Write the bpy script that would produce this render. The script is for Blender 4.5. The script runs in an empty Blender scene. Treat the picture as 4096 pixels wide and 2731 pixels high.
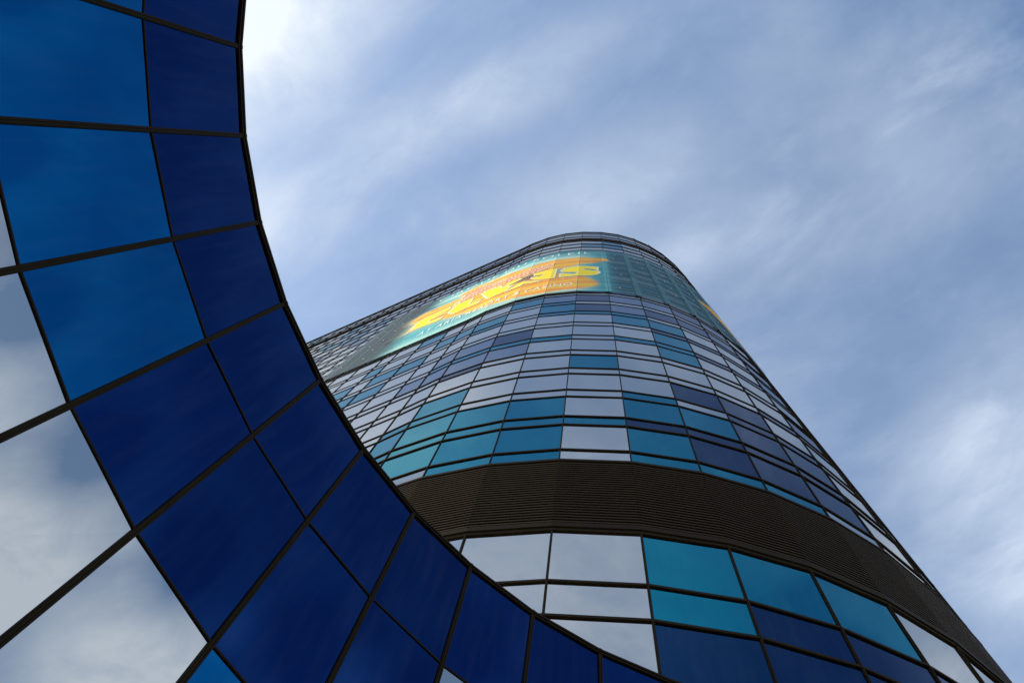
# Two glass buildings seen straight up from the pavement between them
SKY_STRENGTH = .15
SKY_AIR, SKY_DUST = 1.1, .6
VEIL, WISP, FINE, HAZE = .34, .34, .05, .05
CLOUD_FAR = (.44, .505, .595)
CLOUD_SUN = (.60, .635, .65)
EXPOSURE = 0.75
# thicker banks of the cloud layer: centre x, y, radii, rotation, density (plan of the layer, height = 1)
BANKS = [(-.42, -.16, .19, .30, 70, 1.0), (-.40, .08, .09, .18, 80, .40), (.55, .34, .22, .27, 60, .72),
         (.54, .50, .14, .12, 0, .35), (.02, .03, .26, .10, -25, .28), (-.10, -.08, .40, .07, -25, .25), (.12, .10, .14, .06, -30, .30),
         (.94, -.12, .27, .26, 30, 1.15), (.69, -.30, .10, .07, 0, 1.0), (.80, .10, .16, .14, 0, .6), (.44, -.13, .34, .18, 10, -.22), (.73, -.19, .14, .075, 0, -.55), (.56, -.33, .14, .10, 0, -.35), (-.05, -.58, .70, .34, 0, .48)]  # last bank is out of view, added to grey the tower's reflections
AD = {
 'BLOB': [(-6.93,31.48),(-6.97,32.83),(-6.98,33.46),(-7.34,34.33),(-7.44,34.79),(-7.5,35.41),(-7.43,35.68),(-7.34,35.97),(-7.16,36.28),(-6.78,36.39),(-6.24,36.43),(-5.83,36.23),(-5.96,36.4),(-5.41,36.35),(-5.31,36.48),(-5.56,37.33),(-5.57,37.68),(-5.41,38.05),(-5.25,38.11),(-4.9,38.43),(-4.39,37.97),(-3.98,37.83),(-4.12,38.3),(-3.7,38.04),(-3.08,37.46),(-2.46,37.07),(-2.44,37.05),(-2.08,36.85),(-2.04,37.15),(-1.68,37.46),(-1.17,37.43),(-0.48,37.5),(-0.26,37.45),(-0.0,37.57),(0.34,37.44),(0.97,37.36),(1.2,37.05),(1.29,36.74),(1.14,36.26),(1.03,36.18),(0.67,35.62),(0.12,35.17),(-0.01,35.08),(-0.33,34.6),(-0.77,34.08),(-0.89,34.1),(-0.86,32.92),(-0.71,32.68),(-0.68,31.54),(-0.26,31.31),(0.01,31.43),(0.24,31.34),(0.38,30.94),(0.54,30.61),(0.71,29.95),(0.75,29.52),(0.74,29.2),(0.55,28.87),(0.03,28.35),(0.03,28.3),(-0.44,28.36),(-1.07,28.09),(-1.7,28.34),(-2.04,28.47),(-2.14,28.54),(-3.04,29.03),(-3.21,29.0),(-3.44,29.39),(-3.74,29.65),(-3.88,29.68),(-4.37,30.25),(-4.83,30.51),(-5.25,31.09),(-5.41,31.23),(-5.75,31.26),(-6.23,31.5),(-6.86,31.57)],
 'E': [(-6.85,31.85),(-6.95,33.98),(-6.79,34.15),(-6.18,34.22),(-5.64,34.5),(-5.46,33.77),(-5.53,33.48),(-6.06,33.31),(-6.13,33.16),(-5.53,33.15),(-5.57,32.84),(-6.21,32.55),(-6.09,32.17),(-5.45,31.97),(-5.49,31.31),(-6.23,31.5)],
 'L': [(-5.27,32.18),(-5.31,34.16),(-4.45,34.02),(-4.4,32.49),(-4.44,32.33),(-3.85,31.98),(-3.9,31.33),(-4.38,31.44),(-4.86,31.29)],
 'V': [(-4.14,34.29),(-3.78,34.53),(-3.21,33.8),(-3.03,32.79),(-2.82,33.69),(-2.73,33.91),(-2.07,33.77),(-1.91,34.11),(-2.39,33.72),(-2.27,33.43),(-2.79,32.84),(-2.73,32.49),(-2.51,32.31),(-2.62,32.09),(-2.78,31.33),(-2.99,31.14),(-3.4,31.19),(-3.53,31.54)],
 'V2': [(-2.75,31.12),(-2.3,32.28),(-2.05,32.24),(-1.82,31.92),(-1.37,31.38),(-1.71,31.29),(-2.05,31.57),(-2.22,31.23)],
 'I': [(-1.77,33.46),(-1.77,34.12),(-1.0,34.18),(-0.9,34.17),(-0.89,31.41),(-1.06,31.46),(-1.61,32.03),(-1.85,32.64),(-1.82,33.03),(-1.51,32.85),(-1.3,33.16),(-1.71,33.24)],
 'S': [(-0.72,33.36),(-0.53,34.12),(-0.27,34.26),(0.01,34.41),(0.74,34.11),(0.73,33.08),(0.57,33.4),(0.31,33.53),(0.1,33.47),(0.31,33.19),(0.57,32.96),(0.73,32.98),(0.82,32.4),(0.65,31.81),(0.4,31.54),(0.05,31.49),(-0.21,31.52),(-0.68,31.54),(-0.7,32.56),(-0.22,32.11),(-0.09,32.18),(-0.0,32.49),(-0.24,32.67),(-0.46,32.84),(-0.62,32.99)],
 'VIVA': [(-5.52,34.11),(-5.24,35.28),(-5.27,36.8),(-4.93,37.1),(-4.51,37.18),(-3.81,36.39),(-3.06,35.7),(-2.45,35.63),(-1.72,36.12),(-1.05,36.01),(-1.09,35.62),(-1.61,34.55),(-2.16,34.38),(-2.73,34.37),(-3.22,34.32),(-3.61,34.35),(-4.48,34.74),(-4.88,34.66),(-5.23,34.31)],
}
import bpy, bmesh, math, random
import numpy as np
from mathutils import Vector, Matrix

random.seed(7)
sc = bpy.context.scene
COL = sc.collection
EYE = 1.6            # height of the camera above the pavement, metres
U = 1.8              # width of one tower bay
L = 1.08             # width of one bay of the low curved building

# ------------------------------------------------------------------ helpers
def link(o, parent=None):
    COL.objects.link(o)
    if parent is not None:
        o.parent = parent
    return o

def tag(o, label=None, cat=None, group=None, kind=None):
    if label: o['label'] = label
    if cat: o['category'] = cat
    if group: o['group'] = group
    if kind: o['kind'] = kind
    return o

def empty(name, loc=(0, 0, 0)):
    o = bpy.data.objects.new(name, None)
    o.location = loc
    o.empty_display_size = .5
    return link(o)

class MB:
    """collects faces, then links them as ONE mesh object"""
    def __init__(s):
        s.v = []; s.f = []; s.m = []
    def face(s, pts, m=0):
        i = len(s.v); s.v += [tuple(p) for p in pts]
        s.f.append(tuple(range(i, i + len(pts)))); s.m.append(m)
    def hexa(s, a, b, m=0):
        """solid between quad a and quad b (same winding)"""
        i = len(s.v); s.v += [tuple(p) for p in a] + [tuple(p) for p in b]
        n = len(a)
        s.f.append(tuple(i + k for k in range(n))[::-1]); s.m.append(m)
        s.f.append(tuple(i + n + k for k in range(n))); s.m.append(m)
        for k in range(n):
            k2 = (k + 1) % n
            s.f.append((i + k, i + k2, i + n + k2, i + n + k)); s.m.append(m)
    def sweep(s, sections, m=0, caps=True):
        """prism through a list of equally long cross sections"""
        n = len(sections[0]); i = len(s.v)
        for q in sections: s.v += [tuple(p) for p in q]
        for j in range(len(sections) - 1):
            for k in range(n):
                k2 = (k + 1) % n
                s.f.append((i + j*n + k, i + j*n + k2, i + (j+1)*n + k2, i + (j+1)*n + k)); s.m.append(m)
        if caps:
            s.f.append(tuple(i + k for k in range(n))[::-1]); s.m.append(m)
            e = i + (len(sections) - 1) * n
            s.f.append(tuple(e + k for k in range(n))); s.m.append(m)
    def build(s, name, mats, parent=None, fix=True):
        me = bpy.data.meshes.new(name)
        me.from_pydata(s.v, [], s.f)
        if not isinstance(mats, (list, tuple)): mats = [mats]
        for m in mats: me.materials.append(m)
        me.polygons.foreach_set('material_index', s.m)
        me.update()
        if fix:
            bm = bmesh.new(); bm.from_mesh(me)
            bmesh.ops.recalc_face_normals(bm, faces=bm.faces)
            bm.to_mesh(me); bm.free()
        return link(bpy.data.objects.new(name, me), parent)

# ------------------------------------------------------------------ materials
def new_mat(name):
    m = bpy.data.materials.new(name); m.use_nodes = True
    nt = m.node_tree; nt.nodes.clear()
    out = nt.nodes.new('ShaderNodeOutputMaterial')
    return m, nt, out

def N(nt, t, **kw):
    n = nt.nodes.new(t)
    for k, v in kw.items(): setattr(n, k, v)
    return n

def math_node(nt, op, a, b=None):
    n = N(nt, 'ShaderNodeMath', operation=op)
    for i, x in enumerate((a, b)):
        if x is None: continue
        if isinstance(x, (int, float)): n.inputs[i].default_value = x
        else: nt.links.new(x, n.inputs[i])
    return n.outputs[0]

def glass(name, tint, edge=.75, power=7.0, edge_col=(1, 1, 1)):
    """coated facade glass: a tinted mirror that turns clear towards grazing angles"""
    m, nt, out = new_mat(name)
    lw = N(nt, 'ShaderNodeLayerWeight'); lw.inputs['Blend'].default_value = .5
    fr = math_node(nt, 'MULTIPLY', math_node(nt, 'POWER', lw.outputs['Facing'], power), edge)
    info = N(nt, 'ShaderNodeObjectInfo')
    hsv = N(nt, 'ShaderNodeHueSaturation')
    hsv.inputs['Color'].default_value = (*tint, 1)
    mr = N(nt, 'ShaderNodeMapRange'); mr.inputs['To Min'].default_value = .88; mr.inputs['To Max'].default_value = 1.12
    nt.links.new(info.outputs['Random'], mr.inputs['Value'])
    nt.links.new(mr.outputs[0], hsv.inputs['Value'])
    mix = N(nt, 'ShaderNodeMix', data_type='RGBA')
    nt.links.new(fr, mix.inputs[0]); nt.links.new(hsv.outputs[0], mix.inputs[6])
    mix.inputs[7].default_value = (*edge_col, 1)
    gl = N(nt, 'ShaderNodeBsdfGlossy'); gl.inputs['Roughness'].default_value = .015
    nt.links.new(mix.outputs[2], gl.inputs['Color'])
    tc = N(nt, 'ShaderNodeTexCoord')
    no = N(nt, 'ShaderNodeTexNoise'); no.inputs['Scale'].default_value = .55; no.inputs['Detail'].default_value = 1
    nt.links.new(tc.outputs['Object'], no.inputs['Vector'])
    bp = N(nt, 'ShaderNodeBump'); bp.inputs['Strength'].default_value = .06; bp.inputs['Distance'].default_value = .05
    nt.links.new(no.outputs[0], bp.inputs['Height']); nt.links.new(bp.outputs[0], gl.inputs['Normal'])
    # thin film of dust with rain streaks
    mp = N(nt, 'ShaderNodeMapping'); mp.inputs['Scale'].default_value = (9, 9, .8)
    nt.links.new(tc.outputs['Object'], mp.inputs['Vector'])
    n2 = N(nt, 'ShaderNodeTexNoise'); n2.inputs['Scale'].default_value = 1.0; n2.inputs['Detail'].default_value = 4
    nt.links.new(mp.outputs[0], n2.inputs['Vector'])
    r2 = N(nt, 'ShaderNodeMapRange'); r2.inputs['From Min'].default_value = .45; r2.inputs['From Max'].default_value = .8
    r2.inputs['To Min'].default_value = .0; r2.inputs['To Max'].default_value = .02
    nt.links.new(n2.outputs[0], r2.inputs['Value'])
    df = N(nt, 'ShaderNodeBsdfDiffuse'); df.inputs['Color'].default_value = (.32, .31, .29, 1)
    ms = N(nt, 'ShaderNodeMixShader')
    nt.links.new(r2.outputs[0], ms.inputs[0]); nt.links.new(gl.outputs[0], ms.inputs[1]); nt.links.new(df.outputs[0], ms.inputs[2])
    nt.links.new(ms.outputs[0], out.inputs['Surface'])
    return m

def metal(name, col, rough=.45, metallic=.0, var=.25, spec=.5):
    m, nt, out = new_mat(name)
    p = N(nt, 'ShaderNodeBsdfPrincipled')
    tc = N(nt, 'ShaderNodeTexCoord')
    no = N(nt, 'ShaderNodeTexNoise'); no.inputs['Scale'].default_value = 1.7; no.inputs['Detail'].default_value = 5
    nt.links.new(tc.outputs['Object'], no.inputs['Vector'])
    mr = N(nt, 'ShaderNodeMapRange'); mr.inputs['To Min'].default_value = 1 - var; mr.inputs['To Max'].default_value = 1 + var
    nt.links.new(no.outputs[0], mr.inputs['Value'])
    hsv = N(nt, 'ShaderNodeHueSaturation'); hsv.inputs['Color'].default_value = (*col, 1)
    nt.links.new(mr.outputs[0], hsv.inputs['Value'])
    nt.links.new(hsv.outputs[0], p.inputs['Base Color'])
    p.inputs['Roughness'].default_value = rough; p.inputs['Metallic'].default_value = metallic
    p.inputs['Specular IOR Level'].default_value = spec
    nt.links.new(p.outputs[0], out.inputs['Surface'])
    return m

MAT = {}
MAT['s'] = glass('silver_glass', (.575, .565, .54), edge=.27, power=6)
MAT['t'] = glass('teal_glass', (.007, .216, .305), edge=.55, power=7)
MAT['m'] = glass('mid_blue_glass', (.003, .13, .32), edge=.4, power=8)
MAT['d'] = glass('deep_blue_glass', (.008, .042, .115), edge=.66, power=7.0)
MAT['w'] = glass('navy_glass', (.0060, .030, .122), edge=.35, power=8)
MAT['g'] = glass('grey_blue_glass', (.20, .25, .33), edge=.4, power=6)
MAT['frame'] = metal('bronze_aluminium', (.022, .015, .007), .55, spec=.03)
MAT['slat'] = metal('bronze_slats', (.034, .0215, .0075), .5, spec=.05)
MAT['core'] = metal('dark_core', (.02, .02, .02), .8)
MAT['roof'] = metal('roof_membrane', (.22, .22, .21), .9)
MAT['white'] = metal('white_paint', (.8, .8, .78), .4, var=.05)
MAT['lens'] = metal('lamp_glass', (.25, .27, .30), .1, var=.05)
MAT['yellow'] = metal('yellow_print', (.94, .72, .012), .5, var=.08, spec=.08)
MAT['cream'] = metal('cream_print', (.93, .88, .55), .4, var=.04)
MAT['whiteprint'] = metal('white_print', (.90, .92, .86), .4, var=.04)
MAT['red'] = metal('coral_print', (.85, .31, .09), .4, var=.25)
GLABEL = {'s': 'silver mirror pane', 'm': 'mid blue pane', 'g': 'grey blue pane', 'w': 'deep blue pane', 't': 'teal blue pane', 'd': 'deep blue pane'}

def film_mat():
    m, nt, out = new_mat('printed_film')
    at = N(nt, 'ShaderNodeAttribute', attribute_name='print')
    op = N(nt, 'ShaderNodeAttribute', attribute_name='opacity')
    tc = N(nt, 'ShaderNodeTexCoord')
    mp = N(nt, 'ShaderNodeMapping'); mp.inputs['Scale'].default_value = (.25, .25, 2.2)
    nt.links.new(tc.outputs['Object'], mp.inputs['Vector'])
    no = N(nt, 'ShaderNodeTexNoise'); no.inputs['Scale'].default_value = 1; no.inputs['Detail'].default_value = 4
    nt.links.new(mp.outputs[0], no.inputs['Vector'])
    mr = N(nt, 'ShaderNodeMapRange'); mr.inputs['To Min'].default_value = .75; mr.inputs['To Max'].default_value = 1.25
    nt.links.new(no.outputs[0], mr.inputs['Value'])
    hsv = N(nt, 'ShaderNodeHueSaturation')
    nt.links.new(at.outputs['Color'], hsv.inputs['Color']); nt.links.new(mr.outputs[0], hsv.inputs['Value'])
    p = N(nt, 'ShaderNodeBsdfPrincipled'); p.inputs['Roughness'].default_value = .5
    p.inputs['Specular IOR Level'].default_value = .10
    nt.links.new(hsv.outputs[0], p.inputs['Base Color'])
    tr = N(nt, 'ShaderNodeBsdfTransparent')
    ms = N(nt, 'ShaderNodeMixShader')
    nt.links.new(op.outputs['Fac'], ms.inputs[0]); nt.links.new(tr.outputs[0], ms.inputs[1]); nt.links.new(p.outputs[0], ms.inputs[2])
    nt.links.new(ms.outputs[0], out.inputs['Surface'])
    return m
MAT['film'] = film_mat()

# ------------------------------------------------------------------ plan of the tower (units of U)
TV = {-10: (-8.407, 7.279), -9: (-7.607, 6.925), -8: (-6.768, 6.552), -7: (-6.224, 6.31), -6: (-5.382, 5.937),
      -5: (-4.559, 5.572), -4: (-3.953, 5.302), -3: (-3.382, 5.016), -2: (-2.401, 4.646), -1: (-1.401, 4.408),
      0: (-0.371, 4.294), 1: (0.672, 4.299), 2: (1.68, 4.427), 3: (2.626, 4.679), 4: (3.522, 5.059),
      5: (4.332, 5.55), 6: (5.081, 6.163), 7: (5.763, 6.894), 8: (6.341, 7.71), 9: (6.804, 8.596),
      10: (7.145, 9.537), 11: (7.356, 10.514), 12: (7.435, 11.511), -11: (-8.973, 7.531), -12: (-9.814, 7.906)}
TV = {k: np.array(v) for k, v in TV.items()}
dd = np.array([math.cos(math.radians(-24)), math.sin(math.radians(-24))])
for k in range(-13, -35, -1): TV[k] = TV[k+1] - (.92 if k % 3 else .63) * dd
K0, K1 = -34, 12
ARC = {0: 0.0}
for k in range(0, K1): ARC[k+1] = ARC[k] + float(np.linalg.norm(TV[k+1] - TV[k]))
for k in range(-1, K0 - 1, -1): ARC[k] = ARC[k+1] - float(np.linalg.norm(TV[k+1] - TV[k]))

def outward(a, b):
    d = (b - a) / np.linalg.norm(b - a)
    return np.array([d[1], -d[0]])
def miter(V, k, lo, hi, sign=1):
    """unit-offset vector at vertex k (length corrected for the corner)"""
    ns = []
    if k > lo: ns.append(outward(V[k-1], V[k]))
    if k < hi: ns.append(outward(V[k], V[k+1]))
    n = sum(ns); n = n / np.linalg.norm(n)
    return sign * n / max(.3, float(n @ ns[0]))
TM = {k: miter(TV, k, K0, K1) for k in range(K0, K1 + 1)}
def tz(h): return EYE + h * U
def tp(k, off, h):
    """point at tower vertex k, off metres in front of the glass plane, height h (units above the eye)"""
    q = TV[k] * U + TM[k] * off
    return (q[0], q[1], tz(h))
def tpf(k, t, off, h):
    a = TV[k] * U + TM[k] * off; b = TV[k+1] * U + TM[k+1] * off
    q = a + (b - a) * t
    return (q[0], q[1], tz(h))
def arc_pt(s, h, off):
    for k in range(K0, K1):
        if s <= ARC[k+1] or k == K1 - 1:
            return tpf(k, (s - ARC[k]) / (ARC[k+1] - ARC[k]), off, h)

# ------------------------------------------------------------------ rows of the tower facade
GROUND_H = -EYE / U
rows = []          # (name, h0, h1)
low = [GROUND_H + .12, 1.0, 1.5, 3.3, 3.8, 5.25, 5.75, 7.47, 8.16, 9.40]
for i in range(len(low) - 1): rows.append(('L%d' % i, low[i], low[i+1]))
LOUV = (9.62, 11.72)
LT = 11.80
def sbot(k): return LT + 1.72 * k if k <= 9 else LT + 1.72 * 9 + 1.681 * (k - 9)
for k in range(0, 17):
    s0 = sbot(k); s1 = s0 + .48
    rows.append(('S%d' % k, s0, s1)); rows.append(('T%d' % k, s1, sbot(k + 1)))
crown = [sbot(17), 41.12, 42.22, 42.64, 43.84, 44.22, 45.44, 45.86, 46.28]
for i in range(len(crown) - 1): rows.append(('C%d' % i, crown[i], crown[i+1]))
CLOUV = (46.34, 47.02)
top = [47.10, 48.06, 48.52, 49.70, 50.28, 51.05]
for i in range(len(top) - 1): rows.append(('P%d' % i, top[i], top[i+1]))
ROOF_H = 51.12
levels = sorted({round(x, 3) for r in rows for x in r[1:]})

# tint of the panes, bay by bay, as in the photograph
TINT = {'L8': {-2: 's', -1: 's', 0: 's', 1: 't', 2: 't', 3: 't', 4: 's', 5: 's'},
        'L7': {-2: 's', -1: 's', 0: 's', 1: 't', 2: 'd', 3: 'd', 4: 'd', 5: 'd'},
        'L6': {-2: 's', -1: 's', 0: 's', 1: 'd', 2: 'd', 3: 'd', 4: 'd', 5: 'd'},
        'S0': {-4: 't', -3: 'g', -2: 't', -1: 't', 0: 's', 1: 't', 2: 't', 3: 't', 4: 's', 5: 's', 6: 's'},
        'T0': {-4: 't', -3: 't', -2: 't', -1: 't', 0: 's', 1: 't', 2: 'd', 3: 'd', 4: 'd', 5: 's', 6: 's'},
        'S1': {-4: 't', -3: 't', -2: 't', -1: 't', 0: 't', 1: 'd', 2: 'd', 3: 'd', 4: 'd', 5: 's', 6: 's'},
        'T1': {-4: 't', -3: 't', -2: 't', -1: 't', 0: 's', 1: 't', 2: 't', 3: 'd', 4: 'd', 5: 's', 6: 's'},
        'S2': {-4: 't', -3: 't', -2: 's', -1: 's', 0: 's', 1: 't', 2: 's', 3: 'd', 4: 'd', 5: 's'},
        'T2': {-5: 's', -4: 's', -3: 't', -2: 's', -1: 's', 0: 's', 1: 's', 2: 'd', 3: 'd', 4: 's', 5: 's'},
        'S3': {-3: 's', -2: 's', -1: 's', 0: 's', 1: 's', 2: 's', 3: 's', 4: 'd'},
        'T3': {-6: 's', -5: 's', -4: 's', -3: 's', -2: 's', -1: 's', 0: 't', 1: 's', 2: 's', 3: 's', 4: 's', 5: 'd'},
        'S4': {-2: 's', -1: 's', 0: 's', 1: 's', 2: 's', 3: 's', 4: 's'},
        'T4': {-7: 's', -6: 's', -5: 'g', -4: 'g', -3: 'g', -2: 'g', -1: 's', 0: 's', 1: 's', 2: 't', 3: 's', 4: 's', 5: 's'},
        'S5': {-3: 't', -2: 't', -1: 't', 0: 's', 1: 't', 2: 't', 3: 'd', 4: 'd'},
        'T5': {-8: 't', -7: 't', -6: 's', -5: 's', -4: 'g', -3: 'g', -2: 'd', -1: 's', 0: 's', 1: 's', 2: 't', 3: 's', 4: 's'},
        'S6': {-3: 's', -2: 's', -1: 's', 0: 's', 1: 's', 2: 'd', 3: 'd', 4: 'd'},
        'T6': {-9: 't', -8: 's', -7: 't', -6: 't', -5: 's', -4: 's', -3: 's', -2: 's', -1: 's', 0: 's', 1: 't', 2: 't', 3: 's', 4: 's'},
        'S7': {-2: 's', -1: 't', 0: 't', 1: 't', 2: 's', 3: 's', 4: 'd'},
        'T7': {-6: 's', -5: 't', -4: 't', -3: 't', -2: 's', -1: 't', 0: 'd', 1: 'g', 2: 'd', 3: 'd', 4: 'd', 5: 'd'},
        'S8': {-2: 's', -1: 't', 0: 's', 1: 's', 2: 's', 3: 's', 4: 's'},
        'T8': {-5: 's', -4: 's', -3: 's', -2: 't', -1: 'g', 0: 'd', 1: 'g', 2: 'g', 3: 'd', 4: 'd'},
        'S9': {k: 's' for k in range(-8, 7)}}
for r in rows:
    if r[0][0] in 'CP': TINT.setdefault(r[0], {k: 's' for k in range(-12, 8)})
TINT['C3'][0] = TINT['C3'][1] = TINT['C5'][1] = 't'
def tint_of(row, k):
    c = TINT.get(row, {}).get(k)
    if c: return c
    r = random.random() * (.82 if k < -4 else 1)
    return 's' if r < .68 else ('t' if r < .80 else ('g' if r < .9 else 'd'))

# ------------------------------------------------------------------ plan of the low curved building (units of L)
W = {0: (-3.991, -1.233), 1: (-4.008, -0.254), 2: (-3.887, 0.739), 3: (-3.63, 1.706), 4: (-3.238, 2.645),
     5: (-2.733, 3.52), 6: (-2.116, 4.323), 7: (-1.41, 5.027), 8: (-0.62, 5.631), 9: (0.236, 6.123)}
W = {k: np.array(v) for k, v in W.items()}
for i, a in enumerate((22.5, 15.2)):
    W[10 + i] = W[9 + i] + np.array([math.cos(math.radians(a)), math.sin(math.radians(a))])
for i, a in enumerate((99, 107, 115, 123, 131)):
    W[-1 - i] = W[-i] - np.array([math.cos(math.radians(a)), math.sin(math.radians(a))])
W0, W1 = -5, 11
# seen from the pavement the glazed side of this wing is the concave one, facing the eye
WM = {k: miter(W, k, W0, W1) for k in W}
def wp(k, off, h):
    q = W[k] * L + WM[k] * off
    return (q[0], q[1], EYE + h * L)
def wpf(k, t, off, h):
    a = np.array(wp(k, off, h)); b = np.array(wp(k+1, off, h))
    return tuple(a + (b - a) * t)
WR = [GROUND_H * U / L + .1, 1.10, 3.30, 5.505, 7.712, 9.80]    # transom heights
WROOF = 9.86

# ------------------------------------------------------------------ camera
F = 3417.668; CX, CY = 2048.0, 1365.5; ZX, ZY = 2362.009, 633.362
u = np.array([ZX - CX, ZY - CY, F]); u /= np.linalg.norm(u)
e1 = np.array([1., 0, 0]) - u[0] * u; e1 /= np.linalg.norm(e1); e2 = np.cross(u, e1)
def cam2world(v): return Vector((float(v @ e1), float(v @ e2), float(v @ u)))
xr = cam2world(np.array([1., 0, 0])); yu = cam2world(np.array([0, -1., 0])); zb = cam2world(np.array([0, 0, -1.]))
cam = bpy.data.cameras.new('camera')
cam.sensor_width = 36; cam.lens = F / 4096 * 36; cam.clip_start = .1; cam.clip_end = 20000
co = bpy.data.objects.new('camera', cam); link(co)
M = Matrix((xr, yu, zb)).transposed().to_4x4(); M.translation = Vector((0, 0, EYE))
co.matrix_world = M
sc.camera = co
def pix(P):
    v = np.array(P) - np.array([0, 0, EYE])
    q = v[0] * np.array([e1[0], e2[0], u[0]]) + 0
    c = v[0] * e1 + v[1] * e2 + v[2] * u
    return (CX + F * c[0] / c[2], CY + F * c[1] / c[2], c[2])
def hidden_by_wing(P):
    az = np.array(P[:2]); D = np.linalg.norm(az); az = az / D
    for k in range(W0, W1):
        a = W[k] * L; d = W[k+1] * L - a
        det = az[0] * -d[1] + d[0] * az[1]
        if abs(det) < 1e-9: continue
        t = (a[0] * -d[1] + d[0] * a[1]) / det
        s = (az[0] * a[1] - az[1] * a[0]) / det
        if t > 0 and 0 <= s <= 1 and t < D:
            return (P[2] - EYE) / D < WROOF * L / t
    return False
def seen_area(q):
    c = [pix(p) for p in q]
    if min(x[2] for x in c) < .1: return 0
    pts = [(min(max(x[0], 0), 4096), min(max(x[1], 0), 2731)) for x in c]
    a = 0
    for i in range(len(pts)):
        j = (i + 1) % len(pts); a += pts[i][0] * pts[j][1] - pts[j][0] * pts[i][1]
    a /= 2
    ctr = np.mean(np.array(q), axis=0)
    if hidden_by_wing(ctr) and hidden_by_wing(q[2]) and hidden_by_wing(q[3]): return 0
    return a

# ------------------------------------------------------------------ ground
g = MB(); R = 3000
g.face([(-R, -R, 0), (R, -R, 0), (R, R, 0), (-R, R, 0)])
gm, nt, out = new_mat('pavement')
p = N(nt, 'ShaderNodeBsdfPrincipled'); tc = N(nt, 'ShaderNodeTexCoord')
br = N(nt, 'ShaderNodeTexBrick'); br.inputs['Scale'].default_value = .6
br.inputs['Color1'].default_value = (.30, .28, .25, 1); br.inputs['Color2'].default_value = (.26, .245, .22, 1); br.inputs['Mortar'].default_value = (.14, .13, .12, 1)
br.inputs['Mortar Size'].default_value = .01
nt.links.new(tc.outputs['Object'], br.inputs['Vector']); nt.links.new(br.outputs['Color'], p.inputs['Base Color'])
p.inputs['Roughness'].default_value = .85
nt.links.new(p.outputs[0], out.inputs['Surface'])
tag(g.build('ground', gm), kind='structure')

# ------------------------------------------------------------------ the tower
tower = empty('glass_tower', (TV[0][0] * U, TV[0][1] * U, 0))
tag(tower, 'tall glass tower with rounded corner and bands of silver, teal and dark blue panes', 'building')
INV = Matrix.Translation(-Vector(tower.location))
def part(o, parent):
    """keep world coordinates in the mesh but parent to a placed empty"""
    o.matrix_parent_inverse = Matrix.Translation(-Vector(parent.location))
    return o

def pane_quad(k, h0, h1, jit=True):
    g0 = .012 / U
    e = lambda: random.uniform(-.0022, .0022) if jit else 0
    return [tpf(k, 0, e(), h0), tpf(k, 1, e(), h0), tpf(k, 1, e(), h1), tpf(k, 0, e(), h1)]
cand = []
for (rn, h0, h1) in rows:
    for k in range(K0, K1):
        c = tint_of(rn, k)
        q = pane_quad(k, h0, h1)
        a = seen_area(q) if -12 <= k <= 7 else 0
        cand.append((a, rn, k, c, q, h0, h1))
cand.sort(key=lambda x: -x[0])
for (a, rn, k, c, q, h0, h1) in cand[:98]:
    b = MB()
    b.hexa([tpf(k, 0, -.03, h0), tpf(k, 1, -.03, h0), tpf(k, 1, -.03, h1), tpf(k, 0, -.03, h1)], q)
    o = part(b.build('window_pane', MAT[c], tower), tower)
    o['label'] = GLABEL[c]
b = MB(); IDX = {'s': 0, 't': 1, 'd': 2, 'g': 3}
for (a, rn, k, c, q, h0, h1) in cand[98:]:
    b.hexa([tpf(k, 0, -.03, h0), tpf(k, 1, -.03, h0), tpf(k, 1, -.03, h1), tpf(k, 0, -.03, h1)], q, IDX[c])
o = part(b.build('window_pane', [MAT['s'], MAT['t'], MAT['d'], MAT['g']], tower), tower); o['kind'] = 'stuff'

# dark body of the tower behind the glass, with its roof
ring = [tuple(TV[k] * U - TM[k] * .12) for k in range(K0, K1 + 1)]
far_r = (ring[-1][0] - 2, ring[-1][1] + 14); far_l = (ring[0][0] + 6, ring[0][1] + 16)
ring2 = ring + [far_r, far_l]
b = MB(); n = len(ring2)
for i in range(n):
    j = (i + 1) % n
    b.face([(*ring2[i], 0), (*ring2[j], 0), (*ring2[j], tz(50.6)), (*ring2[i], tz(50.6))])
part(b.build('core_wall', MAT['core'], tower), tower)
b = MB(); b.hexa([(*q, tz(50.45)) for q in ring2], [(*q, tz(50.62)) for q in ring2])
part(b.build('roof', MAT['roof'], tower), tower)

# transoms: one bronze bar round the facade at every joint
def ring_bar(h0, h1, off0, off1, name='transom', mat='frame'):
    b = MB()
    secs = []
    for k in range(K0, K1 + 1):
        secs.append([tp(k, off0, h0), tp(k, off1, h0), tp(k, off1, h1), tp(k, off0, h1)])
    b.sweep(secs)
    return part(b.build(name, MAT[mat], tower), tower)
TH = .037 / U
for h in levels:
    if h in (9.40, round(LT, 3), 46.28, 47.10): continue
    if abs(h - ROOF_H) < .1: continue
    t = TH if h < 15 else (.034 / U if h < 20 else .030 / U)
    ring_bar(h - t, h + t, -.02, .038 if h < 15 else (.031 if h < 20 else .025))
ring_bar(9.38, 9.44, -.02, .04)
ring_bar(9.45, 9.56, -.02, .075, 'louvre_sill')
ring_bar(LT - .05, LT + .02, -.02, .05, 'louvre_head')
ring_bar(46.24, 46.31, -.02, .04); ring_bar(47.06, 47.12, -.02, .05)
ring_bar(51.0, ROOF_H + .06, -.15, .05, 'roof_coping')

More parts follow.
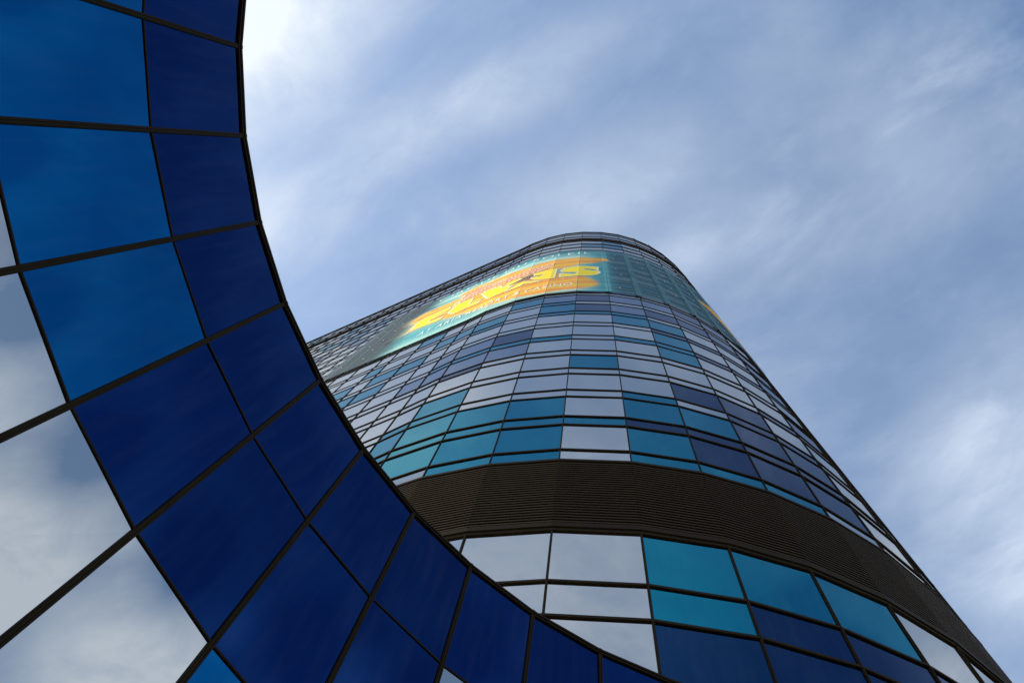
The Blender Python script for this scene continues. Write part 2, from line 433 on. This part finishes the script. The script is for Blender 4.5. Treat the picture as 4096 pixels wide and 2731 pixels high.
# mullions: a flat bar with a thin outer fin at every corner of the polygon
def bar_profile(k, w, d, fw, fd, side=TV, mit=TM, unit=U):
    n = mit[k] / np.linalg.norm(mit[k]); t = np.array([-n[1], n[0]])
    base = side[k] * unit
    pr = [(-w, -.02), (-w, d), (-fw, d), (-fw, fd), (fw, fd), (fw, d), (w, d), (w, -.02)]
    return [tuple(base + t * a + n * c) for a, c in pr]
for k in range(K0, K1 + 1):
    b = MB()
    for (h0, h1) in ((GROUND_H, 9.44), (11.74, 46.3), (47.06, 50.96)):
        pr = bar_profile(k, .024, .030, .010, .046) if h1 < 10 else bar_profile(k, .019, .022, .008, .033)
        b.sweep([[(*q, tz(h0)) for q in pr], [(*q, tz(h1)) for q in pr]])
    part(b.build('mullion', MAT['frame'], tower), tower)

# louvre bands: real sloping blades, one panel per bay
def louvre(k, h0, h1, nb, depth, back, mat='slat'):
    b = MB(); p = (h1 - h0) / nb
    gap = .0012
    for i in range(nb):
        z = h0 + p * i
        sec = []
        for t in (gap, 1 - gap):
            sec.append([tpf(k, t, back, z + p * .98), tpf(k, t, back + depth * .9, z + p * .52), tpf(k, t, back + depth, z + p * .42),
                        tpf(k, t, back + depth, z + p * .10), tpf(k, t, back + depth * .86, z + p * .06), tpf(k, t, back + depth * .6, z + p * .30), tpf(k, t, back, z + p * .80)])
        b.sweep(sec)
    return part(b.build('louvre_panel', MAT[mat], tower), tower)
for k in range(-13, 9):
    louvre(k, LOUV[0], LOUV[1], 26, .075, -.035)
    louvre(k, CLOUV[0], CLOUV[1], 7, .08, -.09)

# ------------------------------------------------------------------ roof lamps
def floodlight(k, label):
    base = np.array(tp(k, -.05, ROOF_H + .06))
    root = empty('floodlight', tuple(base)); tag(root, label, 'lamp', 'floodlights on the tower roof edge')
    n = TM[k] / np.linalg.norm(TM[k]); t = np.array([-n[1], n[0]])
    def P(a, c, z): return tuple(base + np.array([*(t * a + n * c), z]))
    def box(b, a0, a1, c0, c1, z0, z1):
        b.hexa([P(a0, c0, z0), P(a1, c0, z0), P(a1, c1, z0), P(a0, c1, z0)], [P(a0, c0, z1), P(a1, c0, z1), P(a1, c1, z1), P(a0, c1, z1)])
    b = MB(); box(b, -.05, .05, -.10, .04, 0, .02); box(b, -.02, .02, -.06, -.02, .02, .18)
    part(b.build('bracket', MAT['white'], root), root)
    b = MB(); b.sweep([[P(-.11, -.12, .12), P(.11, -.12, .12), P(.11, -.12, .30), P(-.11, -.12, .30)],
                       [P(-.15, .12, .06), P(.15, .12, .06), P(.15, .12, .34), P(-.15, .12, .34)]])
    part(b.build('lamp_housing', MAT['white'], root), root)
    b = MB(); box(b, -.13, .13, .121, .135, .08, .32)
    part(b.build('lens', MAT['lens'], root), root)
floodlight(3, 'small white lamp on the tower roof edge, closer to the top of its curve')
floodlight(4, 'small white lamp on the tower roof edge, lower down its right side')

# ------------------------------------------------------------------ the banner wrapped round the top of the tower
ban = empty('banner', tp(0, .09, 27.82))
tag(ban, 'huge teal and orange show banner with yellow letters wrapped round the upper tower', 'banner')
BH0, BH1 = 27.83, 40.58
S0, S1 = ARC[-11] - .33, ARC[10]
BLOB2 = [(4.95, 34.1), (5.35, 35.3), (6.0, 36.1), (7, 37), (8.5, 37.6), (10, 37.6), (10, 29), (8.5, 29), (7.4, 29.6), (6.6, 30.6), (5.9, 31.9), (5.6, 33.1)]
def pip_dist(P, poly):
    """inside test and distance to the outline, vectorised"""
    x, y = P[:, 0], P[:, 1]; ins = np.zeros(len(P), bool); dist = np.full(len(P), 1e9)
    for i in range(len(poly)):
        (x1, y1), (x2, y2) = poly[i], poly[(i + 1) % len(poly)]
        c = ((y1 > y) != (y2 > y))
        with np.errstate(divide='ignore', invalid='ignore'):
            xi = (x2 - x1) * (y - y1) / ((y2 - y1) if y2 != y1 else 1e-9) + x1
        ins ^= c & (x < xi)
        dx, dy = x2 - x1, y2 - y1; l2 = dx * dx + dy * dy + 1e-12
        t = np.clip(((x - x1) * dx + (y - y1) * dy) / l2, 0, 1)
        dist = np.minimum(dist, np.hypot(x - x1 - t * dx, y - y1 - t * dy))
    return ins, dist
def lerp(a, b, t): return np.array(a) * (1 - t)[:, None] + np.array(b) * t[:, None]
def sm(a, b, x): t = np.clip((x - a) / (b - a), 0, 1); return t * t * (3 - 2 * t)
rng = np.random.RandomState(3)
ph = rng.rand(8) * 6.28
def streak(s, h):
    return (np.sin(h * 5.1 + ph[0] + .5 * np.sin(s * .9 + ph[1])) + .7 * np.sin(h * 11.3 + ph[2] + .8 * np.sin(s * 1.3)) + .5 * np.sin(h * 2.3 + s * .5 + ph[3])) / 2.2
def print_colour(P):
    s, h = P[:, 0], P[:, 1]
    st = streak(s, h)
    teal = lerp((.06, .33, .40), (.12, .48, .50), .5 + .5 * st)  # teal raised to carry the sun's brightness on the lit bays
    t = (h - BH0) / (BH1 - BH0)
    # printed mint bands, paled for the sunlit bays, towards the lower edge and under the lettering line at the top
    mint = np.maximum(sm(.13, .02, t) * .55, np.exp(-((t - .80) / .05) ** 2) * .75) * sm(-8.2, -6.4, s) * sm(1.0, -.6, s)
    c = teal * (1 - mint)[:, None] + np.array((.55, .80, .66)) * mint[:, None]
    grey = np.maximum(sm(-6.2, -7.7, s), sm(.90, .97, t) * .7)
    c = c * (1 - grey)[:, None] + np.array((.030, .052, .060)) * grey[:, None]
    deep = sm(.8, 1.6, s)  # shade of the unlit right side painted into the print
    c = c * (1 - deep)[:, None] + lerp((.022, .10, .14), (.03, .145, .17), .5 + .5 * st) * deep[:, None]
    for poly in (AD['BLOB'], BLOB2):
        ins, d = pip_dist(P, poly)
        a = np.where(ins, sm(-.03, .05, d), 0)
        tt = np.clip(.5 + .75 * st, 0, 1)
        fire = lerp((.88, .29, .055), (.95, .62, .03), tt)
        rim = sm(.30, .0, d)
        fire = fire * (1 - .5 * rim)[:, None] + np.array((.92, .42, .09)) * (.5 * rim)[:, None]
        brown = np.exp(-((h - 33.2) / .9) ** 2) * sm(-2.8, -2.3, s) * sm(-.9, -1.2, s)
        fire = fire * (1 - brown)[:, None] + np.array((.22, .11, .08)) * brown[:, None]
        c = c * (1 - a)[:, None] + fire * a[:, None]
        glow = np.where(ins, 0, np.exp(-d / .22)) * .65 * sm(1.2, -.2, s)
        c = c * (1 - glow)[:, None] + np.array((.85, .74, .36)) * glow[:, None]
    return np.clip(c, 0, .95)
def film_panel(k, s0, s1):
    ns = max(3, int((s1 - s0) / .07)); nh = 150
    ss = np.linspace(s0 + .006, s1 - .006, ns + 1); hs = np.linspace(BH0, BH1, nh + 1)
    me = bpy.data.meshes.new('film_panel')
    vs = []; P = []
    ka, kb = ARC[k], ARC[k+1]
    for h in hs:
        for s in ss:
            vs.append(tpf(k, (s - ka) / (kb - ka), .088, h)); P.append((s, h))
    fs = [(j * (ns + 1) + i, j * (ns + 1) + i + 1, (j + 1) * (ns + 1) + i + 1, (j + 1) * (ns + 1) + i) for j in range(nh) for i in range(ns)]
    me.from_pydata(vs, [], fs)
    P = np.array(P); c = print_colour(P)
    edge = np.minimum(P[:, 0] - ka, kb - P[:, 0])
    seam = sm(.05, .0, edge) * .18
    c = c * (1 - seam)[:, None] + np.array((.45, .58, .52)) * seam[:, None] * .7 + c * (seam * .3)[:, None]
    ca = me.color_attributes.new('print', 'FLOAT_COLOR', 'POINT')
    ca.data.foreach_set('color', np.concatenate([c, np.ones((len(c), 1))], axis=1).astype(np.float32).ravel())
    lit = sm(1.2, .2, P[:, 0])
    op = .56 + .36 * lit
    op = np.maximum(op, .97 * sm(.16, .06, edge))
    oa = me.attributes.new('opacity', 'FLOAT', 'POINT'); oa.data.foreach_set('value', op.astype(np.float32))
    me.materials.append(MAT['film'])
    return part(link(bpy.data.objects.new('film_panel', me), ban), ban)
for k in range(-12, 10):
    a, bb = max(ARC[k], S0), min(ARC[k+1], S1)
    if bb - a > .05: film_panel(k, a, bb)

def on_facade(name, bm, off, mats, parent=ban):
    """bend a flat (arc, height) mesh round the facade"""
    for k in range(-12, 11):
        geom = bm.verts[:] + bm.edges[:] + bm.faces[:]
        bmesh.ops.bisect_plane(bm, geom=geom, plane_co=(ARC[k], 0, 0), plane_no=(1, 0, 0))
    bmesh.ops.triangulate(bm, faces=bm.faces[:])
    for v in bm.verts: v.co = arc_pt(v.co.x, v.co.y, off + v.co.z)
    me = bpy.data.meshes.new(name); bm.to_mesh(me); bm.free()
    for m in mats: me.materials.append(m)
    return part(link(bpy.data.objects.new(name, me), parent), parent)
def poly_bm(pts, rim=None):
    bm = bmesh.new()
    f = bm.faces.new([bm.verts.new((x, y, 0)) for x, y in pts])
    bmesh.ops.triangulate(bm, faces=[f])
    if rim:
        n = len(pts)
        for i in range(n):
            a = np.array(pts[i]); b = np.array(pts[(i+1) % n]); d = b - a
            if np.hypot(*d) < 1e-6: continue
            d /= np.hypot(*d); q = np.array([-d[1], d[0]]) * rim
            ff = bm.faces.new([bm.verts.new((*p, .004)) for p in (a - q - d*rim*.5, b - q + d*rim*.5, b + q + d*rim*.5, a + q - d*rim*.5)])
            ff.material_index = 1
    return bm
for key in ('E', 'L', 'V', 'V2', 'I', 'S'):
    on_facade('letter', poly_bm(AD[key], .035), .108, [MAT['yellow'], MAT['cream']])
on_facade('script_word', poly_bm(AD['VIVA']), .100, [MAT['red']])
bm = bmesh.new()
vv = AD['VIVA']
for line in (vv[0:10], vv[10:19], [((a[0]+b[0])/2, (a[1]+b[1])/2) for a, b in zip(vv[0:9], vv[18:9:-1])]):
    for i in range(len(line) - 1):
        a, b2 = np.array(line[i]), np.array(line[i+1]); n = max(1, int(np.hypot(*(b2 - a)) / .17))
        for j in range(n):
            c = a + (b2 - a) * (j + .5) / n + rng.uniform(-.03, .03, 2)
            w, h = .045, .12
            bm.faces.new([bm.verts.new((c[0] + x, c[1] + y, 0)) for x, y in ((-w, -h), (w, -h), (w, h), (-w, h))])
on_facade('dotted_outline', bm, .112, [MAT['cream']])

def text_mesh(text):
    cu = bpy.data.curves.new('caption', 'FONT'); cu.body = text; cu.size = 1; cu.space_character = 1.25
    o = bpy.data.objects.new('caption_source', cu); COL.objects.link(o)
    bpy.context.view_layer.update()
    me = bpy.data.meshes.new_from_object(o.evaluated_get(bpy.context.evaluated_depsgraph_get()))
    bpy.data.objects.remove(o); bpy.data.curves.remove(cu)
    bm = bmesh.new(); bm.from_mesh(me); bpy.data.meshes.remove(me)
    xs = [v.co.x for v in bm.verts]
    return bm, min(xs), max(xs)
def caption(text, s0, s1, h, size_h, off=.112):
    words = [text_mesh(t) for t in text.split()]
    sp = .45
    total = sum(b - a for _, a, b in words) + sp * (len(words) - 1)
    q = (s1 - s0) / total; x = s0
    for bm, a, b in words:
        for v in bm.verts: v.co = Vector((x + (v.co.x - a) * q, h + v.co.y * size_h / .73, 0))
        bmesh.ops.triangulate(bm, faces=bm.faces[:])
        on_facade('caption_word', bm, off, [MAT['whiteprint']])
        x += (b - a + sp) * q
caption('CIRQUE DU SOLEIL', -6.98, .47, 38.85, .80)
caption('AT ARIA RESORT & CASINO', -5.98, -.18, 29.15, .72)
# slits cut in the film and small fixings
def small_quad(name, s_, h_, w_, hh, off, mat):
    bm = bmesh.new()
    bm.faces.new([bm.verts.new((s_ + x, h_ + y, 0)) for x, y in ((-w_, -hh), (w_, -hh), (w_, hh), (-w_, hh))])
    on_facade(name, bm, off, [MAT[mat]])
for i in range(60):
    s_ = rng.uniform(-9.3, -6.6) if i < 42 else rng.uniform(1.3, 5.6)
    h_ = sbot(rng.randint(10, 17)) + rng.choice([-.03, .42])
    if BH0 + .3 < h_ < BH1 - .3: small_quad('film_slit', s_, h_, rng.uniform(.06, .22), .05, .096, 'core')
for k in range(-11, 6):
    for kk in range(10, 17):
        if rng.rand() < .3: continue
        small_quad('film_fixing', (ARC[k] + ARC[k+1]) / 2 + rng.uniform(-.12, .12), sbot(kk) + .2 + rng.uniform(-.2, .2), .013, .07, .099, 'whiteprint')

# ------------------------------------------------------------------ the low curved building in front
wing = empty('curved_glass_building', (W[3][0] * L, W[3][1] * L, 0))
tag(wing, 'low concave glass building of large blue and silver panes, close by on the left', 'building')
WT = {0: {}, }
def wing_tint(r, k):
    if r == 4: return 'w'                       # top row
    if r == 3:
        if k <= 2: return 'm'
        return 's' if k in (7, 10) else 'w'
    if r == 2:
        if k == 5: return 'm'
        if k >= 6: return 'w'
        return 's'
    return random.choice('ssmw')
for r in range(5):
    for k in range(W0, W1):
        h0, h1 = WR[r], WR[r+1]
        e = lambda: random.uniform(-.003, .003)
        q = [wpf(k, 0, e(), h0), wpf(k, 1, e(), h0), wpf(k, 1, e(), h1), wpf(k, 0, e(), h1)]
        b = MB(); b.hexa([wpf(k, 0, -.03, h0), wpf(k, 1, -.03, h0), wpf(k, 1, -.03, h1), wpf(k, 0, -.03, h1)], q)
        c = wing_tint(r, k)
        o = part(b.build('window_pane', MAT[c], wing), wing); o['label'] = GLABEL[c]
def wing_bar(h0, h1, prof, name):
    """prof: list of (offset, fraction of height)"""
    b = MB(); secs = []
    for k in range(W0, W1 + 1):
        secs.append([wp(k, o_, h0 + (h1 - h0) * f_) for o_, f_ in prof])
    b.sweep(secs)
    return part(b.build(name, MAT['frame'], wing), wing)
bar = [(-.02, 0), (.010, 0), (.014, .2), (.014, .8), (.010, 1), (-.02, 1)]
for h in WR[1:-1]: wing_bar(h - .013, h + .013, bar, 'transom')
# roof edge: a lower rail, a shadow gap and the coping
wing_bar(WR[-1] - .012, WR[-1] + .012, [(-.02, 0), (.026, 0), (.026, 1), (-.02, 1)], 'transom')
wing_bar(WR[-1] + .013, WR[-1] + .033, [(-.04, 0), (.008, 0), (.008, 1), (-.04, 1)], 'shadow_gap')
wing_bar(WR[-1] + .034, WROOF + .012, [(-.25, 0), (.034, 0), (.034, 1), (-.25, 1)], 'roof_coping')
for k in range(W0, W1 + 1):
    n = WM[k] / np.linalg.norm(WM[k]); t = np.array([-n[1], n[0]]); base = W[k] * L
    pr = [(-.028, -.02), (-.028, .020), (-.020, .020), (-.018, .031), (-.008, .031), (-.006, .022), (.006, .022),
          (.008, .031), (.018, .031), (.020, .020), (.028, .020), (.028, -.02)]
    prof = [tuple(base + t * a + n * c) for a, c in pr]
    b = MB(); b.sweep([[(*q, 0) for q in prof], [(*q, EYE + (WR[-1] - .03) * L) for q in prof]])
    o = part(b.build('mullion', MAT['frame'], wing), wing)
    # little cover plate where two lengths of coping meet
    cp = [(-.02, -.1), (-.02, .038), (.02, .038), (.02, -.1)]
    prof = [tuple(base + t * a + n * c) for a, c in cp]
    b = MB(); b.sweep([[(*q, EYE + (WR[-1] + .03) * L) for q in prof], [(*q, EYE + (WROOF + .018) * L) for q in prof]])
    part(b.build('coping_joint', MAT['frame'], wing), wing)
# body behind the glass
def depth(k): return .42 + 2.6 * min(1, max(0, (6 - k) / 7)) ** 1.3
b = MB()
fr = [tuple(W[k] * L - WM[k] * .06) for k in range(W0, W1 + 1)]
bk = [tuple(W[k] * L - WM[k] * depth(k)) for k in range(W0, W1 + 1)]
zt = EYE + (WROOF - .12) * L
for i in range(len(fr) - 1):
    b.hexa([(*fr[i], 0), (*fr[i+1], 0), (*bk[i+1], 0), (*bk[i], 0)], [(*fr[i], zt - .06), (*fr[i+1], zt - .06), (*bk[i+1], zt - .06), (*bk[i], zt - .06)])
part(b.build('core_wall', MAT['core'], wing), wing)
b = MB()
for i in range(len(fr) - 1):
    b.hexa([(*fr[i], zt - .05), (*fr[i+1], zt - .05), (*bk[i+1], zt - .05), (*bk[i], zt - .05)], [(*fr[i], zt), (*fr[i+1], zt), (*bk[i+1], zt), (*bk[i], zt)])
part(b.build('roof', MAT['roof'], wing), wing)

# ------------------------------------------------------------------ light
SUN_EL, SUN_AZ = 30.0, 178.5      # azimuth counted from +X towards +Y
sd = Vector((math.cos(math.radians(SUN_EL)) * math.cos(math.radians(SUN_AZ)), math.cos(math.radians(SUN_EL)) * math.sin(math.radians(SUN_AZ)), math.sin(math.radians(SUN_EL))))
sl = bpy.data.lights.new('sun', 'SUN'); sl.energy = 5.0; sl.angle = math.radians(.6); sl.color = (1, .90, .74)
so = bpy.data.objects.new('sun', sl); link(so)
so.rotation_euler = sd.to_track_quat('Z', 'Y').to_euler(); so.location = (-40, 0, 120)

w = bpy.data.worlds.new('World'); sc.world = w; w.use_nodes = True
nt = w.node_tree; nt.nodes.clear()
out = N(nt, 'ShaderNodeOutputWorld'); bg = N(nt, 'ShaderNodeBackground')
sky = N(nt, 'ShaderNodeTexSky', sky_type='NISHITA'); sky.sun_disc = False
sky.sun_elevation = math.radians(SUN_EL); sky.sun_rotation = math.radians(90 - SUN_AZ)
sky.air_density = SKY_AIR; sky.dust_density = SKY_DUST; sky.ozone_density = 1.2
bg.inputs['Strength'].default_value = SKY_STRENGTH
tc = N(nt, 'ShaderNodeTexCoord'); sep = N(nt, 'ShaderNodeSeparateXYZ')
nt.links.new(tc.outputs['Generated'], sep.inputs[0])
zc = math_node(nt, 'MAXIMUM', sep.outputs[2], .06)
px = math_node(nt, 'DIVIDE', sep.outputs[0], zc); py = math_node(nt, 'DIVIDE', sep.outputs[1], zc)
cmb = N(nt, 'ShaderNodeCombineXYZ'); nt.links.new(px, cmb.inputs[0]); nt.links.new(py, cmb.inputs[1])
P = cmb.outputs[0]                      # a flat cloud layer overhead, in its own plan
def noise(rot, scale, sc_, detail, dist, off=(0, 0, 0), rough=.55):
    mp = N(nt, 'ShaderNodeMapping', vector_type='TEXTURE')
    mp.inputs['Rotation'].default_value = (0, 0, math.radians(rot)); mp.inputs['Scale'].default_value = scale
    mp.inputs['Location'].default_value = off
    nt.links.new(P, mp.inputs['Vector'])
    n = N(nt, 'ShaderNodeTexNoise'); n.inputs['Scale'].default_value = sc_; n.inputs['Detail'].default_value = detail
    n.inputs['Roughness'].default_value = rough; n.inputs['Distortion'].default_value = dist
    nt.links.new(mp.outputs[0], n.inputs['Vector'])
    return n.outputs[0]
def ramp(x, a, b, lo=0, hi=1):
    m = N(nt, 'ShaderNodeMapRange', interpolation_type='SMOOTHSTEP')
    m.inputs['From Min'].default_value = a; m.inputs['From Max'].default_value = b
    m.inputs['To Min'].default_value = lo; m.inputs['To Max'].default_value = hi
    nt.links.new(x, m.inputs['Value']); return m.outputs[0]
def bank(cx_, cy_, rx, ry, rot, amp):
    """one thicker cloud bank of the layer"""
    mp = N(nt, 'ShaderNodeMapping', vector_type='TEXTURE')
    mp.inputs['Location'].default_value = (cx_, cy_, 0); mp.inputs['Rotation'].default_value = (0, 0, math.radians(rot)); mp.inputs['Scale'].default_value = (rx, ry, 1)
    nt.links.new(P, mp.inputs['Vector'])
    ln = N(nt, 'ShaderNodeVectorMath', operation='LENGTH'); nt.links.new(mp.outputs[0], ln.inputs[0])
    return ramp(ln.outputs['Value'], 0, 1, amp, 0)
puff = noise(-20, (1.3, 1, 1), 6.0, 10, .35, (4.1, 2.2, 0), .62)
veil = ramp(noise(-28, (1.7, 1, 1), 3.4, 9, .25, (.35, .12, 0), .56), .32, .78)
wisp = ramp(noise(-32, (1.9, 1, 1), 9.0, 11, .45, (1.3, .7, 0), .64), .46, .84)
fine = ramp(noise(-38, (2.0, 1, 1), 34.0, 8, .3, (2.9, .2, 0), .62), .45, .85)
wm = math_node(nt, 'MULTIPLY', wisp, math_node(nt, 'ADD', math_node(nt, 'MULTIPLY', veil, .75), .25))
dens = math_node(nt, 'ADD', math_node(nt, 'MULTIPLY', veil, VEIL), math_node(nt, 'MULTIPLY', wm, WISP))
dens = math_node(nt, 'ADD', dens, math_node(nt, 'MULTIPLY', fine, FINE))
dens = math_node(nt, 'ADD', dens, HAZE)
banks = None
for bnk in BANKS:
    x = bank(*bnk)
    banks = x if banks is None else math_node(nt, 'ADD', banks, x)
bmod = ramp(puff, .28, .72, .42, 1.32)
dens = math_node(nt, 'ADD', dens, math_node(nt, 'MULTIPLY', banks, bmod))
# far clouds lie closer together towards the horizon
hz = ramp(sep.outputs[2], .75, .15, 0, .35)
dens = math_node(nt, 'ADD', dens, hz)
cl = N(nt, 'ShaderNodeClamp'); nt.links.new(dens, cl.inputs['Value']); cl.inputs['Max'].default_value = .97
# clouds are brighter on the side of the sun
dot = N(nt, 'ShaderNodeVectorMath', operation='DOT_PRODUCT'); nt.links.new(tc.outputs['Generated'], dot.inputs[0]); dot.inputs[1].default_value = tuple(sd)
fwd = ramp(dot.outputs['Value'], .35, .98, 0, 1)
cc = N(nt, 'ShaderNodeMix', data_type='RGBA'); nt.links.new(fwd, cc.inputs[0])
cc.inputs[6].default_value = (*[x / SKY_STRENGTH for x in CLOUD_FAR], 1); cc.inputs[7].default_value = (*[x / SKY_STRENGTH for x in CLOUD_SUN], 1)
mx = N(nt, 'ShaderNodeMix', data_type='RGBA')
nt.links.new(cl.outputs[0], mx.inputs[0]); nt.links.new(sky.outputs[0], mx.inputs[6]); nt.links.new(cc.outputs[2], mx.inputs[7])
nt.links.new(mx.outputs[2], bg.inputs['Color']); nt.links.new(bg.outputs[0], out.inputs['Surface'])

sc.view_settings.view_transform = 'Standard'; sc.view_settings.look = 'None'
sc.view_settings.exposure = EXPOSURE; sc.view_settings.gamma = 1
sc.cycles.max_bounces = 8; sc.cycles.transparent_max_bounces = 12
sc.cycles.use_denoising = True
